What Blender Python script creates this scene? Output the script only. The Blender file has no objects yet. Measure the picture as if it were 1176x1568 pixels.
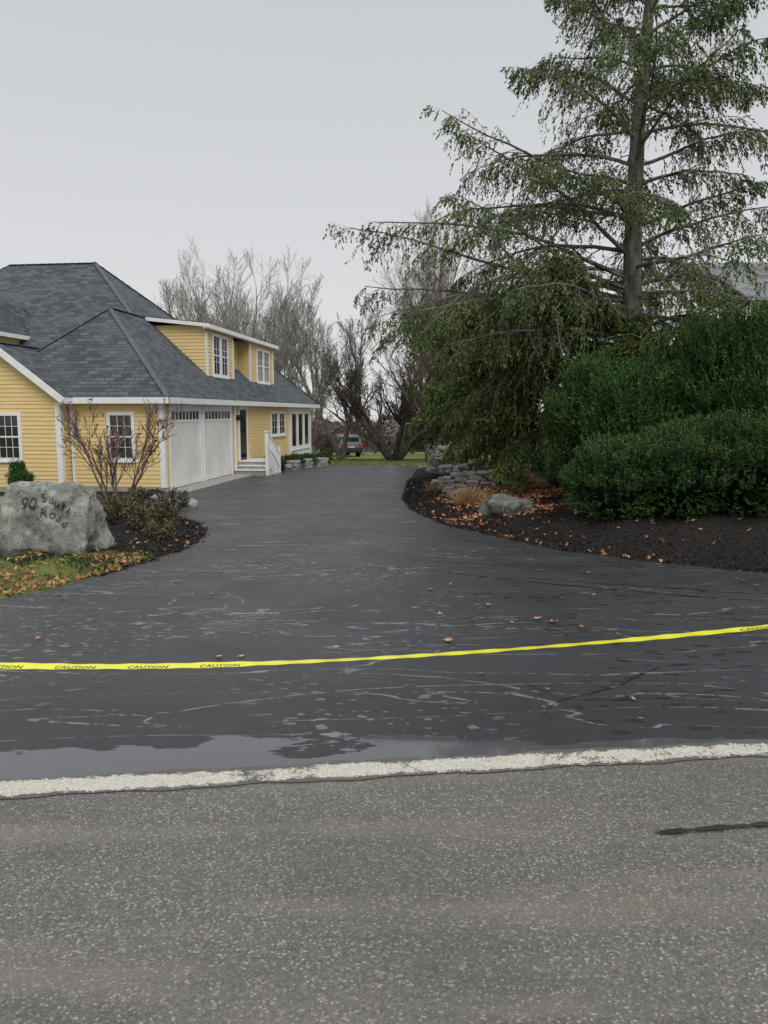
import bpy, math, random
import numpy as np
from mathutils import Vector, Matrix
from mathutils.bvhtree import BVHTree
random.seed(4)
RNG=np.random.default_rng(11)
scene=bpy.context.scene
col=scene.collection

# ------------------------------------------------------------------ nodes
def M(name,rough=.6,color=(.5,.5,.5),spec=.5):
    m=bpy.data.materials.new(name); m.use_nodes=True
    nt=m.node_tree; b=nt.nodes['Principled BSDF']
    b.inputs['Base Color'].default_value=(*color,1); b.inputs['Roughness'].default_value=rough
    b.inputs['Specular IOR Level'].default_value=spec
    return m,nt,b
def N(nt,t,**k):
    n=nt.nodes.new(t)
    for a,v in k.items(): setattr(n,a,v)
    return n
def L(nt,a,b): nt.links.new(a,b)
def sock(nt,inp,v):
    if isinstance(v,(int,float)): inp.default_value=v
    elif isinstance(v,tuple): inp.default_value=v if len(v)==len(inp.default_value) else (*v,1)
    else: L(nt,v,inp)
def pos(nt,scale=(1,1,1),rot=0):
    g=N(nt,'ShaderNodeNewGeometry'); mp=N(nt,'ShaderNodeMapping'); mp.inputs['Scale'].default_value=scale; mp.inputs['Rotation'].default_value=(0,0,rot)
    L(nt,g.outputs['Position'],mp.inputs['Vector']); return mp.outputs[0]
def opos(nt,scale=(1,1,1)):
    g=N(nt,'ShaderNodeTexCoord'); mp=N(nt,'ShaderNodeMapping'); mp.inputs['Scale'].default_value=scale
    L(nt,g.outputs['Object'],mp.inputs['Vector']); return mp.outputs[0]
def noise(nt,vec,scale,detail=3,rough=.55,dist=0):
    n=N(nt,'ShaderNodeTexNoise'); n.inputs['Scale'].default_value=scale; n.inputs['Detail'].default_value=detail
    n.inputs['Roughness'].default_value=rough; n.inputs['Distortion'].default_value=dist
    L(nt,vec,n.inputs['Vector']); return n.outputs['Fac']
def math_(nt,op,a,b=0.,c=0.,clamp=False):
    n=N(nt,'ShaderNodeMath',operation=op,use_clamp=clamp)
    sock(nt,n.inputs[0],a); sock(nt,n.inputs[1],b); sock(nt,n.inputs[2],c); return n.outputs[0]
def step(nt,x,a,b,lo=0.,hi=1.):
    n=N(nt,'ShaderNodeMapRange',interpolation_type='SMOOTHSTEP')
    sock(nt,n.inputs['Value'],x)
    n.inputs['From Min'].default_value=a; n.inputs['From Max'].default_value=b
    n.inputs['To Min'].default_value=lo; n.inputs['To Max'].default_value=hi
    return n.outputs['Result']
def mix(nt,f,a,b):
    n=N(nt,'ShaderNodeMix',data_type='RGBA'); sock(nt,n.inputs[0],f); sock(nt,n.inputs[6],a); sock(nt,n.inputs[7],b); return n.outputs[2]
def mixf(nt,f,a,b):
    n=N(nt,'ShaderNodeMix',data_type='FLOAT'); sock(nt,n.inputs[0],f); sock(nt,n.inputs[2],a); sock(nt,n.inputs[3],b); return n.outputs[0]
def ramp(nt,f,stops):
    n=N(nt,'ShaderNodeValToRGB'); e=n.color_ramp.elements
    while len(e)<len(stops): e.new(.5)
    for i,(p,c) in enumerate(stops): e[i].position=p; e[i].color=(*c,1)
    L(nt,f,n.inputs[0]); return n.outputs[0]
def bump(nt,b,h,strength=.5,dist=.01):
    n=N(nt,'ShaderNodeBump'); n.inputs['Distance'].default_value=dist; sock(nt,n.inputs['Strength'],strength)
    L(nt,h,n.inputs['Height']); L(nt,n.outputs[0],b.inputs['Normal'])

def noisy(name,c1,c2,scale=5,rough=.7,bs=.3,bd=.01,spec=.4,detail=4,sc=(1,1,1)):
    m,nt,b=M(name,rough,spec=spec); v=opos(nt,sc); f=noise(nt,v,scale,detail)
    L(nt,ramp(nt,f,[(.3,c1),(.7,c2)]),b.inputs['Base Color']); 
    if bs>.2: bump(nt,b,noise(nt,v,scale*3,3),bs,bd)
    return m
def foliage(name,stops,clump=1.6,rough=.6):
    m,nt,b=M(name,rough,spec=.25)
    g=N(nt,'ShaderNodeNewGeometry')
    f=math_(nt,'ADD',math_(nt,'MULTIPLY',g.outputs['Random Per Island'],.45),math_(nt,'MULTIPLY',noise(nt,g.outputs['Position'],clump,1),.75))
    f=math_(nt,'SUBTRACT',f,.1)
    c=ramp(nt,f,stops); L(nt,c,b.inputs['Base Color'])
    return m
def barkm(name,c1,c2,scale=5):
    m,nt,b=M(name,.9,spec=.2)
    g=N(nt,'ShaderNodeNewGeometry'); L(nt,mix(nt,step(nt,noise(nt,g.outputs['Position'],scale,2),.3,.7),c1,c2),b.inputs['Base Color']); return m

# ------------------------------------------------------------------ materials
trim=noisy('white_trim',(.74,.74,.73),(.84,.84,.83),3,.45,.1,.002)
door_white=noisy('door_paint',(.68,.68,.66),(.83,.82,.80),1.2,.4,.05,.002)
siding=noisy('yellow_siding',(.70,.51,.23),(.78,.585,.28),2.2,.6,.1,.002,sc=(1,1,4))
concrete=noisy('concrete',(.26,.25,.23),(.38,.36,.33),4,.8)
glassm,_,_b=M('window_glass',.06,(.015,.018,.02),.7)
dark,_,_b=M('dark_paint',.4,(.02,.02,.022))
bark_grey=barkm('bark_grey',(.11,.10,.088),(.25,.23,.205),6)
bark_brown=barkm('bark_brown',(.045,.037,.032),(.12,.10,.088),5)
bark_red=barkm('bark_red',(.10,.077,.07),(.20,.155,.145),3)
bark_light=barkm('bark_light',(.20,.188,.172),(.36,.34,.315),2)
bark_con=noisy('bark_conifer',(.055,.05,.042),(.23,.225,.185),7,.95,.8,.03,sc=(1,1,.35))
bark_dk=barkm('bark_dark',(.025,.022,.015),(.08,.07,.045),7)
stone=noisy('stone',(.13,.125,.115),(.42,.41,.38),4,.85,.7,.02)
fol_hem=foliage('hemlock_foliage',[(.12,(.028,.048,.018)),(.42,(.070,.105,.036)),(.65,(.135,.165,.058)),(.9,(.24,.24,.095))],1.1)
fol_wee=foliage('weeping_foliage',[(.12,(.020,.038,.012)),(.40,(.060,.100,.028)),(.60,(.14,.185,.052)),(.85,(.28,.29,.09))],1.2)
fol_yew=foliage('yew_foliage',[(.2,(.016,.042,.012)),(.5,(.038,.092,.022)),(.85,(.10,.175,.042))],2.2)
fol_hedge=foliage('hedge_foliage',[(.2,(.014,.040,.011)),(.5,(.038,.090,.022)),(.85,(.11,.18,.05))],3.5)
fol_blocker,_,_b=M('foliage_light_blocker',.95,(.006,.011,.005),.1)  # near-black stuff for inner solids added to block light in bushes
leaf_or=foliage('fallen_leaf',[(.15,(.16,.065,.035)),(.45,(.42,.18,.075)),(.75,(.58,.30,.15)),(.95,(.68,.46,.27))],6)
leaf_red=foliage('red_leaf',[(.2,(.16,.035,.025)),(.8,(.40,.11,.06))],3)
leaf_olive=foliage('olive_leaf',[(.2,(.06,.06,.02)),(.6,(.15,.145,.05)),(.9,(.26,.18,.085))],4)
straw=foliage('straw_leaf',[(.2,(.22,.13,.05)),(.8,(.45,.30,.14))],4)
grassb=foliage('grass_blade',[(.2,(.07,.10,.03)),(.8,(.22,.27,.08))],4)
chipm=foliage('mulch_chip',[(.2,(.008,.007,.007)),(.7,(.03,.024,.021)),(.95,(.09,.07,.056))],6,.8)

def shingles(name,c):
    m,nt,b=M(name,.85,spec=.3)
    uv=N(nt,'ShaderNodeUVMap')
    br=N(nt,'ShaderNodeTexBrick'); L(nt,uv.outputs[0],br.inputs['Vector'])
    br.inputs['Scale'].default_value=1; br.inputs['Brick Width'].default_value=.30; br.inputs['Row Height'].default_value=.15
    br.inputs['Mortar Size'].default_value=.012; br.inputs['Mortar Smooth'].default_value=.3; br.inputs['Bias'].default_value=-.1
    br.inputs['Color1'].default_value=(c[0]*.62,c[1]*.62,c[2]*.62,1); br.inputs['Color2'].default_value=(c[0]*1.55,c[1]*1.55,c[2]*1.55,1)
    br.inputs['Mortar'].default_value=(c[0]*.3,c[1]*.3,c[2]*.3,1)
    n=noise(nt,uv.outputs[0],.7,4)
    cc=mix(nt,step(nt,n,.3,.75,0,.4),br.outputs['Color'],(c[0]*1.3,c[1]*1.3,c[2]*1.3,1))
    L(nt,cc,b.inputs['Base Color']); bump(nt,b,br.outputs['Fac'],-.5,.01)
    return m
roofm=shingles('roof_shingles',(.078,.087,.098))
roofm2=shingles('roof_shingles_light',(.18,.185,.19))
capm=noisy('ridge_cap',(.075,.083,.093),(.12,.13,.14),6,.85,0)

# asphalt road
road,nt,b=M('road_asphalt',.75,spec=.4)
v=pos(nt)
vo=N(nt,'ShaderNodeTexVoronoi'); vo.inputs['Scale'].default_value=135; L(nt,v,vo.inputs['Vector'])
sp=N(nt,'ShaderNodeSeparateColor'); L(nt,vo.outputs['Color'],sp.inputs[0])
c=ramp(nt,sp.outputs[0],[(.0,(.088,.081,.070)),(.5,(.135,.125,.109)),(.86,(.182,.169,.148)),(1,(.37,.35,.31))])
c=mix(nt,step(nt,vo.outputs['Distance'],.4,.8,0,.5),c,(.052,.048,.042))
big=noise(nt,v,.7,5,.6); c=mix(nt,step(nt,big,.38,.68,0,.42),c,(.077,.072,.064))
st=noise(nt,pos(nt,(.35,2.6,1)),1.3,4,.6); c=mix(nt,step(nt,st,.46,.72,0,.42),c,(.21,.193,.163))
bl=noise(nt,v,5.5,4,.65); c=mix(nt,step(nt,bl,.60,.74,0,.4),c,(.06,.057,.052))
L(nt,c,b.inputs['Base Color']); L(nt,step(nt,big,.3,.7,.40,.72),b.inputs['Roughness'])
bump(nt,b,vo.outputs['Distance'],-.7,.004)

# driveway asphalt, wet
drive,nt,b=M('driveway_asphalt',.5,spec=.5)
v=pos(nt); g=N(nt,'ShaderNodeSeparateXYZ'); L(nt,v,g.inputs[0]); X=g.outputs[0]; Y=g.outputs[1]
w=math_(nt,'SUBTRACT',Y,math_(nt,'MULTIPLY_ADD',X,.117,3.34))
wid=math_(nt,'MULTIPLY_ADD',X,-.085,.225)
nz=noise(nt,pos(nt,(.55,1.6,1)),1.6,6,.62)
edge=math_(nt,'SUBTRACT',math_(nt,'ADD',wid,math_(nt,'MULTIPLY',math_(nt,'SUBTRACT',nz,.5),.85)),w)
pud=step(nt,edge,-.005,.010)
damp=step(nt,w,1.1,.2)
zone=step(nt,noise(nt,v,.45,2),.44,.56)
def dashes(rot,sc,thr,vscale,jit):
    p0=pos(nt,sc,rot); wn=N(nt,'ShaderNodeTexNoise'); wn.inputs['Scale'].default_value=1.1; wn.inputs['Detail'].default_value=1; L(nt,p0,wn.inputs['Vector'])
    mx=N(nt,'ShaderNodeVectorMath',operation='MULTIPLY_ADD'); L(nt,wn.outputs['Color'],mx.inputs[0]); mx.inputs[1].default_value=(.6,.6,0); L(nt,p0,mx.inputs[2])
    vv=N(nt,'ShaderNodeTexVoronoi',voronoi_dimensions='2D'); vv.inputs['Scale'].default_value=vscale; L(nt,mx.outputs[0],vv.inputs['Vector'])
    s_=N(nt,'ShaderNodeSeparateColor'); L(nt,vv.outputs['Color'],s_.inputs[0])
    n_=noise(nt,p0,45,2)
    t=math_(nt,'MULTIPLY_ADD',s_.outputs[0],thr,-.10)
    d=math_(nt,'SUBTRACT',math_(nt,'ADD',t,math_(nt,'MULTIPLY',math_(nt,'SUBTRACT',n_,.5),jit)),vv.outputs['Distance'])
    return step(nt,d,0,.03)
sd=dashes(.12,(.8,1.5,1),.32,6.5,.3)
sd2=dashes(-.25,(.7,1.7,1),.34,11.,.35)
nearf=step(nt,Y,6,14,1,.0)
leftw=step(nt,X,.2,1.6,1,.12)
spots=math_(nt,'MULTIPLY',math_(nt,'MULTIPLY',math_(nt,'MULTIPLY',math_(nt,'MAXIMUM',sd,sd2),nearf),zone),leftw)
def contour(sc,scale,lvl,wd,dist,rot=0):
    n_=noise(nt,pos(nt,sc,rot),scale,3,.5,dist)
    return step(nt,math_(nt,'ABSOLUTE',math_(nt,'SUBTRACT',n_,lvl)),wd*.35,wd,1,0)
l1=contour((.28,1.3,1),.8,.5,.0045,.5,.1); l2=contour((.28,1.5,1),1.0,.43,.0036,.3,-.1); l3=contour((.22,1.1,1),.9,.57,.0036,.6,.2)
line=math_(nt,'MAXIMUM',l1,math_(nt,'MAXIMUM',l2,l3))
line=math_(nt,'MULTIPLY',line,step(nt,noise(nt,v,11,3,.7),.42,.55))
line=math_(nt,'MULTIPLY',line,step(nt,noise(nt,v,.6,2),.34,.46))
line=math_(nt,'MULTIPLY',line,step(nt,Y,9,22,1,.45))
dk=math_(nt,'MULTIPLY',dashes(-.2,(.75,1.5,1),.44,6.5,.3),step(nt,X,.0,1.3))
dk=math_(nt,'MULTIPLY',dk,step(nt,noise(nt,v,.8,2),.36,.46))
fine=noise(nt,v,170,2,.7); mid=noise(nt,v,1.1,5,.65); grit=noise(nt,v,38,3,.7)
c=ramp(nt,fine,[(.3,(.017,.017,.021)),(.55,(.031,.031,.036)),(.75,(.082,.082,.090))])
c=mix(nt,step(nt,grit,.56,.75,0,.30),c,(.072,.072,.079))
c=mix(nt,step(nt,mid,.3,.75,0,.55),c,(.021,.021,.026))
c=mix(nt,math_(nt,'MULTIPLY',damp,.5),c,(.013,.013,.017))
c=mix(nt,dk,c,(.004,.004,.004))
c=mix(nt,math_(nt,'MULTIPLY',spots,.7),c,(.20,.20,.22))  # wet flecks: pale base colour paints in the sky they mirror
c=mix(nt,math_(nt,'MULTIPLY',line,.75),c,(.26,.26,.28))  # streaks: reflection of the wet film painted as a brighter base
c=mix(nt,pud,c,(.075,.078,.086))  # puddle colour lifted to include painted sky reflection
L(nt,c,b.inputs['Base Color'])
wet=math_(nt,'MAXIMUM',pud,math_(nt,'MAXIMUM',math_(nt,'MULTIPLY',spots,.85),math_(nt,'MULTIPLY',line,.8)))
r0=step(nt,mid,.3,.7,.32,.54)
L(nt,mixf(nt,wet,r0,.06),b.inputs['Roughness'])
L(nt,mixf(nt,pud,.6,1.0),b.inputs['Specular IOR Level'])
bump(nt,b,fine,mixf(nt,pud,.7,.0),.005)

# ground
ground_m,nt,b=M('ground_soil_grass',.9,spec=.2)
v=pos(nt); at=N(nt,'ShaderNodeAttribute',attribute_name='bed')
n1=noise(nt,v,1.5,5,.65); n2=noise(nt,v,24,4,.7)
gr=ramp(nt,n1,[(.25,(.06,.075,.025)),(.5,(.12,.15,.042)),(.75,(.24,.25,.09))])
gr=mix(nt,step(nt,n2,.4,.8,0,.6),gr,(.06,.055,.025))
far=noise(nt,pos(nt,(.12,.12,1)),1.2,3); gr=mix(nt,step(nt,far,.4,.65,0,.5),gr,(.27,.27,.08))
sy=N(nt,'ShaderNodeSeparateXYZ'); L(nt,v,sy.inputs[0]); gr=mix(nt,step(nt,sy.outputs[1],68,90),gr,(.13,.11,.075))
mu=ramp(nt,n2,[(.3,(.006,.0055,.005)),(.55,(.019,.016,.015)),(.8,(.055,.043,.037))])
f=step(nt,math_(nt,'ADD',at.outputs['Fac'],math_(nt,'MULTIPLY',math_(nt,'SUBTRACT',n1,.5),.5)),.4,.6)
L(nt,mix(nt,f,gr,mu),b.inputs['Base Color']); bump(nt,b,n2,.9,.03)

paint,nt,b=M('road_paint',.6,spec=.4)
v=pos(nt); a=noise(nt,v,22,5,.75); a2=noise(nt,v,150,2,.7); a3=noise(nt,v,3,3)
g=N(nt,'ShaderNodeSeparateXYZ'); L(nt,v,g.inputs[0])
w=math_(nt,'ABSOLUTE',math_(nt,'SUBTRACT',g.outputs[1],math_(nt,'MULTIPLY_ADD',g.outputs[0],.117,3.28)))
wear=math_(nt,'ADD',math_(nt,'MULTIPLY',a,.6),math_(nt,'MULTIPLY',a2,.45))
edge=step(nt,w,.03,.10,0,.30)
on=step(nt,math_(nt,'SUBTRACT',math_(nt,'SUBTRACT',wear,edge),step(nt,a3,.42,.66,0,.15)),.34,.42)
cc=ramp(nt,a2,[(.3,(.28,.262,.22)),(.62,(.62,.585,.51))])
L(nt,mix(nt,on,(.10,.093,.082),cc),b.inputs['Base Color']); bump(nt,b,a2,.4,.003)

def rockmat(name,k):
    m,nt,b=M(name,.85,spec=.3)
    v=opos(nt); a=noise(nt,v,3.5,6,.7); a2=noise(nt,v,16,5,.75)
    s=lambda *c:tuple(x*k for x in c)
    c=ramp(nt,a,[(.3,s(.13,.135,.115)),(.5,s(.25,.26,.23)),(.66,s(.42,.43,.39))])
    c=mix(nt,step(nt,a2,.52,.62,0,.8),c,s(.09,.095,.08))
    c=mix(nt,step(nt,noise(nt,v,7,5,.75),.54,.63,0,.7),c,s(.36,.40,.31))
    c=mix(nt,step(nt,noise(nt,v,2.2,4,.6),.58,.68,0,.5),c,s(.10,.13,.05))
    L(nt,c,b.inputs['Base Color']); bump(nt,b,a2,.8,.04); return m
rock_m=rockmat('boulder_stone',1.); rock_d=rockmat('garden_stone',.62)

# ------------------------------------------------------------------ mesh helpers
def link(o,parent=None):
    col.objects.link(o)
    if parent: o.parent=parent
    return o
def empty(name,loc=(0,0,0),rz=0):
    o=bpy.data.objects.new(name,None); o.location=loc; o.rotation_euler[2]=rz; o.empty_display_size=.3; return link(o)
def mesh_np(name,verts,faces,mats,midx=None,smooth=False,parent=None):
    me=bpy.data.meshes.new(name)
    verts=np.asarray(verts,dtype=np.float32).reshape(-1,3)
    faces=[np.asarray(f,dtype=np.int32) for f in faces if len(f)]
    loops=np.concatenate([f.ravel() for f in faces]); tot=np.concatenate([np.full(len(f),f.shape[1],np.int32) for f in faces])
    st=np.concatenate([[0],np.cumsum(tot)[:-1]]).astype(np.int32)
    me.vertices.add(len(verts)); me.vertices.foreach_set('co',verts.ravel())
    me.loops.add(len(loops)); me.loops.foreach_set('vertex_index',loops)
    me.polygons.add(len(tot)); me.polygons.foreach_set('loop_start',st); me.polygons.foreach_set('loop_total',tot)
    for m in mats: me.materials.append(m)
    if midx is not None: me.polygons.foreach_set('material_index',np.asarray(midx,np.int32))
    me.polygons.foreach_set('use_smooth',np.full(len(tot),smooth))
    me.update(calc_edges=True)
    o=bpy.data.objects.new(name,me); return link(o,parent)
class Acc:
    def __init__(s): s.v=[];s.f=[];s.m=[];s.n=0
    def add(s,v,f,mi=0):
        v=np.asarray(v).reshape(-1,3); f=np.asarray(f)
        s.v.append(v); s.f.append(f+s.n); s.m.append(np.full(len(f),mi)); s.n+=len(v)
    def build(s,name,mats,smooth=False,parent=None):
        return mesh_np(name,np.concatenate(s.v),s.f,mats,np.concatenate(s.m),smooth,parent)
def nrm(a): return a/np.maximum(np.linalg.norm(a,axis=-1,keepdims=True),1e-9)
def tubes(P,R,sides=4):
    B,K,_=P.shape
    T=nrm(np.gradient(P,axis=1)); mt=nrm(P[:,-1]-P[:,0])
    ref=np.where(np.abs(mt[:,2:3])<.7,np.array([[0,0,1.]]),np.array([[1.,0,0]]))[:,None,:]
    n1=nrm(np.cross(T,np.broadcast_to(ref,T.shape))); n2=np.cross(T,n1)
    a=np.arange(sides)*2*math.pi/sides
    V=P[:,:,None,:]+R[:,:,None,None]*(np.cos(a)[None,None,:,None]*n1[:,:,None,:]+np.sin(a)[None,None,:,None]*n2[:,:,None,:])
    idx=np.arange(B*K*sides).reshape(B,K,sides); i2=np.roll(idx,-1,axis=2)
    F=np.stack([idx[:,:-1],i2[:,:-1],i2[:,1:],idx[:,1:]],-1).reshape(-1,4)
    return V.reshape(-1,3),F
def leaves(P,D,Nn,Ln,W):
    n=len(P); D=nrm(D); S=nrm(np.cross(D,Nn)); Ln=np.broadcast_to(Ln,(n,))[:,None]; W=np.broadcast_to(W,(n,))[:,None]
    V=np.stack([P,P+D*Ln*.5+S*W*.5,P+D*Ln,P+D*Ln*.5-S*W*.5],1).reshape(-1,3)
    return V,np.arange(4*n).reshape(n,4)
def polyl(P0,D,Ln,K,wob,gz,rng):
    P=[P0];T=[nrm(D)];p=P0.copy();d=nrm(D);Ln=np.broadcast_to(Ln,(len(P0),))[:,None]
    for k in range(K-1):
        d=d+rng.normal(0,wob,d.shape); d[:,2]+=gz
        d=nrm(d); p=p+d*Ln/(K-1); P.append(p);T.append(d)
    return np.stack(P,1),np.stack(T,1)
def sample(P,T,R,t):
    B,K,_=P.shape; x=t*(K-1); i=np.clip(x.astype(int),0,K-2); f=(x-i)[...,None]; b=np.arange(B)[:,None]
    p=P[b,i]*(1-f)+P[b,i+1]*f; tt=nrm(T[b,i]*(1-f)+T[b,i+1]*f); r=R[b,i]*(1-f[...,0])+R[b,i+1]*f[...,0]
    return p,tt,r
class MB:
    def __init__(s): s.v=[];s.f=[];s.m=[]
    def poly(s,pts,mi=0):
        k=len(s.v); s.v+= [tuple(p) for p in pts]; s.f.append(list(range(k,k+len(pts)))); s.m.append(mi)
    def obox(s,c,ax,ay,az,mi=0):
        c=Vector(c);ax=Vector(ax);ay=Vector(ay);az=Vector(az); k=len(s.v)
        for sx in(-1,1):
            for sy in(-1,1):
                for sz in(-1,1): s.v.append(tuple(c+ax*sx+ay*sy+az*sz))
        for f in [(0,1,3,2),(4,6,7,5),(0,4,5,1),(2,3,7,6),(0,2,6,4),(1,5,7,3)]: s.f.append([k+i for i in f]); s.m.append(mi)
    def box(s,x0,x1,y0,y1,z0,z1,mi=0):
        s.obox(((x0+x1)/2,(y0+y1)/2,(z0+z1)/2),((x1-x0)/2,0,0),(0,(y1-y0)/2,0),(0,0,(z1-z0)/2),mi)
    def build(s,name,mats,parent=None,uv=False,bevel=0):
        me=bpy.data.meshes.new(name); me.from_pydata(s.v,[],s.f)
        for m in mats: me.materials.append(m)
        for p,mi in zip(me.polygons,s.m): p.material_index=mi
        if uv:
            ul=me.uv_layers.new(name='UVMap')
            for p in me.polygons:
                n=p.normal; h=Vector((0,0,1)).cross(n)
                h=h.normalized() if h.length>1e-3 else Vector((1,0,0)); u=n.cross(h)
                for li in p.loop_indices:
                    co=me.vertices[me.loops[li].vertex_index].co; ul.data[li].uv=(co.dot(h),co.dot(u))
        o=bpy.data.objects.new(name,me); link(o,parent)
        if bevel:
            bm=o.modifiers.new('bevel','BEVEL'); bm.width=bevel; bm.segments=2
        return o

# ------------------------------------------------------------------ terrain
_py=np.array([-60,4,7,12,20,32,45,60,75,110,200,900.]); _pz=np.array([-1.6,-1.6,-1.68,-1.9,-2.17,-2.28,-2.8,-3.4,-3.75,-5.5,-8,-9])+1.6
_ty=np.arange(-60,900,.5); _tz=np.interp(_ty,_py,_pz); _k=np.hanning(9); _k/=_k.sum(); _tz=np.convolve(np.pad(_tz,4,mode='edge'),_k,'valid')
def G(y): return np.interp(y,_ty,_tz)
LE=np.array([(2,-40),(4.6,-14),(5.3,-8),(6.0,-4.9),(6.65,-3.55),(7.25,-3.2),(8.6,-2.88),(10.1,-2.68),(11.3,-2.72),(12.4,-2.93),(13.5,-3.3),(14.5,-3.9),(17.3,-4.9),(19.5,-5.6),(20.8,-6.05),(21.4,-6.05),(27,-5.35),(28.5,-4.6),(30,-3.9),(33,-3.2),(35.8,-2.5),(42,-3),(50,-6),(60,-30)])
RE=np.array([(2,40),(5,13),(6.5,7.5),(8.15,4.2),(9,3.2),(10,2.36),(12,1.56),(13.3,1.05),(15.9,.6),(19,.48),(24.2,.76),(32,1.4),(36,1.6),(60,1.6)])
def wobble(y): return .03*np.sin(y*7.1)+.025*np.sin(y*17.3+1)+.015*np.sin(y*41)
def XL(y): return np.interp(y,LE[:,0],LE[:,1])+wobble(y)
def XR(y): return np.interp(y,RE[:,0],RE[:,1])+wobble(y+3)
def sm(x): x=np.clip(x,0,1); return x*x*(3-2*x)
def bumpy(x,y): return .035*np.sin(x*2.3+y*1.1)+.03*np.sin(x*5.1-y*3.7)+.012*np.sin(x*13+y*9)+.010*np.sin(x*9-y*17)
def T(x,y):
    x=np.asarray(x,float);y=np.asarray(y,float)
    g=G(y); dl=XL(y)-x; dr=x-XR(y)
    gate=sm((y-3.6)/1.5)*(1-sm((y-34)/3))
    out=np.maximum(dl,dr)
    z=g+sm(out/.5)*gate*(bumpy(x,y)+.05)
    z=z+sm((dr-.4)/3)*gate*.28
    hz=-.60; k=sm((dl-.1)/1.0)*sm((y-18.5)/2.5)*(1-sm((y-44)/8))*(1-sm((-22-x)/8))
    z=z*(1-k)+k*(hz+.0*x)
    k2=sm((dl-.2)/1.5)*sm((y-10)/4)*(1-sm((y-18)/3)); z=z+k2*.06
    z=np.where(y>34, z-.05*sm((y-34)/3),z)
    return z
def grid(xs,ys):
    X,Y=np.meshgrid(xs,ys); ny,nx=X.shape; i=np.arange(nx*ny).reshape(ny,nx)
    F=np.stack([i[:-1,:-1],i[:-1,1:],i[1:,1:],i[1:,:-1]],-1).reshape(-1,4); return X,Y,F
xs=np.concatenate([[-700,-300,-150,-80,-50,-35,-25],np.arange(-18,-9,.5),np.arange(-9,10,.14),np.arange(10,18,.5),[20,25,35,50,80,150,300,700]])
ys=np.concatenate([[-50,-20,-8,0],np.arange(2,26,.14),np.arange(26,46,.25),np.arange(46,80,1.5),[85,95,110,140,180,250,400,800]])
X,Y,F=grid(xs,ys); Z=T(X,Y)
o=mesh_np('ground',np.stack([X,Y,Z],-1),[F],[ground_m],smooth=True)
dl=XL(Y)-X; dr=X-XR(Y)
bedR=sm((dr+.1)/.1)*(1-sm((Y-31)/2))*(1-sm((X-16)/3))
bedL=sm((dl+.1)/.1)*sm((Y-7.7-(-3-X)*.55)/.5)*(1-sm((Y-36)/2))*(1-sm((-7.2-X)/.6)*(Y<20))
bed=np.clip(bedR+bedL,0,1).ravel()
at=o.data.attributes.new('bed','FLOAT','POINT'); at.data.foreach_set('value',bed.astype(np.float32))

yy=ys[(ys>=2)&(ys<=35.9)]
nx=40; rows=[]
for y in yy:
    xl=max(XL(y),-20);xr=min(XR(y),20); rows.append(np.stack([np.linspace(xl,xr,nx),np.full(nx,y),np.full(nx,G(y)+.008)],-1))
V=np.array(rows); i=np.arange(len(yy)*nx).reshape(len(yy),nx)
F=np.stack([i[:-1,:-1],i[:-1,1:],i[1:,1:],i[1:,:-1]],-1).reshape(-1,4)
mesh_np('driveway',V,[F],[drive])
def strip(name,off0,off1,z,mat,x0=-40,x1=40,n=161,wave=0):
    xx=np.linspace(x0,x1,n); a=[];
    for x in xx:
        yb=3.28+.117*x
        a.append((x,yb+off0+(wave*math.sin(x*9)+wave*.6*math.sin(x*23+1) if wave else 0),z)); a.append((x,yb+off1+(wave*math.sin(x*7+2)+wave*.6*math.sin(x*19)+wave*.5*math.sin(x*57) if wave else 0),z))
    f=[(2*i,2*i+2,2*i+3,2*i+1) for i in range(n-1)]
    return mesh_np(name,a,[f],[mat])
strip('road',-12,.06,.012,road,-40,40,1601,.008)
strip('road_edge_line',-.085,.09,.0165,paint,-40,40,2001,.009)
mb=MB()
tar,_,_b=M('tar',.35,(.012,.012,.013))
n=40
up=[];lo=[]
for k in range(n):
    t=k/(n-1); x=1.03+t*1.0; yv=2.74+.14*t
    h=(.016+.006*math.sin(t*31)+.004*math.sin(t*77))*(1-t*.5)*min(1,t*12+.15)
    up.append((x,yv+h,.0205)); lo.append((x,yv-h*.8,.0205))
for k in range(n-1): mb.poly([lo[k],lo[k+1],up[k+1],up[k]])
mb.build('tar_patch',[tar])
mb=MB(); rng=np.random.default_rng(31)
def crack(pts,w0):
    pts=np.array(pts,float); seg=np.hypot(*np.diff(pts,axis=0).T); s_=np.concatenate([[0],np.cumsum(seg)]); n=int(s_[-1]/.05)+2
    t=np.linspace(0,s_[-1],n); x=np.interp(t,s_,pts[:,0]); y=np.interp(t,s_,pts[:,1]); j=np.cumsum(rng.normal(0,.006,n)); j-=np.linspace(j[0],j[-1],n); y=y+j+rng.normal(0,.003,n)
    w_=w0*rng.uniform(.2,1.2,n)*(np.sin(np.linspace(.05,3.09,n))**.4); w_[rng.random(n)<.12]*=.1
    for k in range(n-1): mb.poly([(x[k],y[k]-w_[k],G(y[k]-w_[k])+.0125),(x[k+1],y[k+1]-w_[k+1],G(y[k+1]-w_[k+1])+.0125),(x[k+1],y[k+1]+w_[k+1],G(y[k+1]+w_[k+1])+.0125),(x[k],y[k]+w_[k],G(y[k]+w_[k])+.0125)])
crack([(.35,8.5),(1.1,7.9),(1.95,7.35),(2.7,7.0),(3.6,6.65)],.017)
crack([(1.2,8.0),(2.2,7.55),(3.2,7.15),(4.2,6.9)],.013)
crack([(.84,3.92),(1.0,4.15),(1.35,4.35),(1.75,4.75),(2.1,4.85)],.008)
crack([(1.0,4.15),(1.6,4.2),(2.2,4.4)],.006)
crack([(-3.05,7.0),(-2.85,6.7),(-2.8,6.4)],.014)
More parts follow.
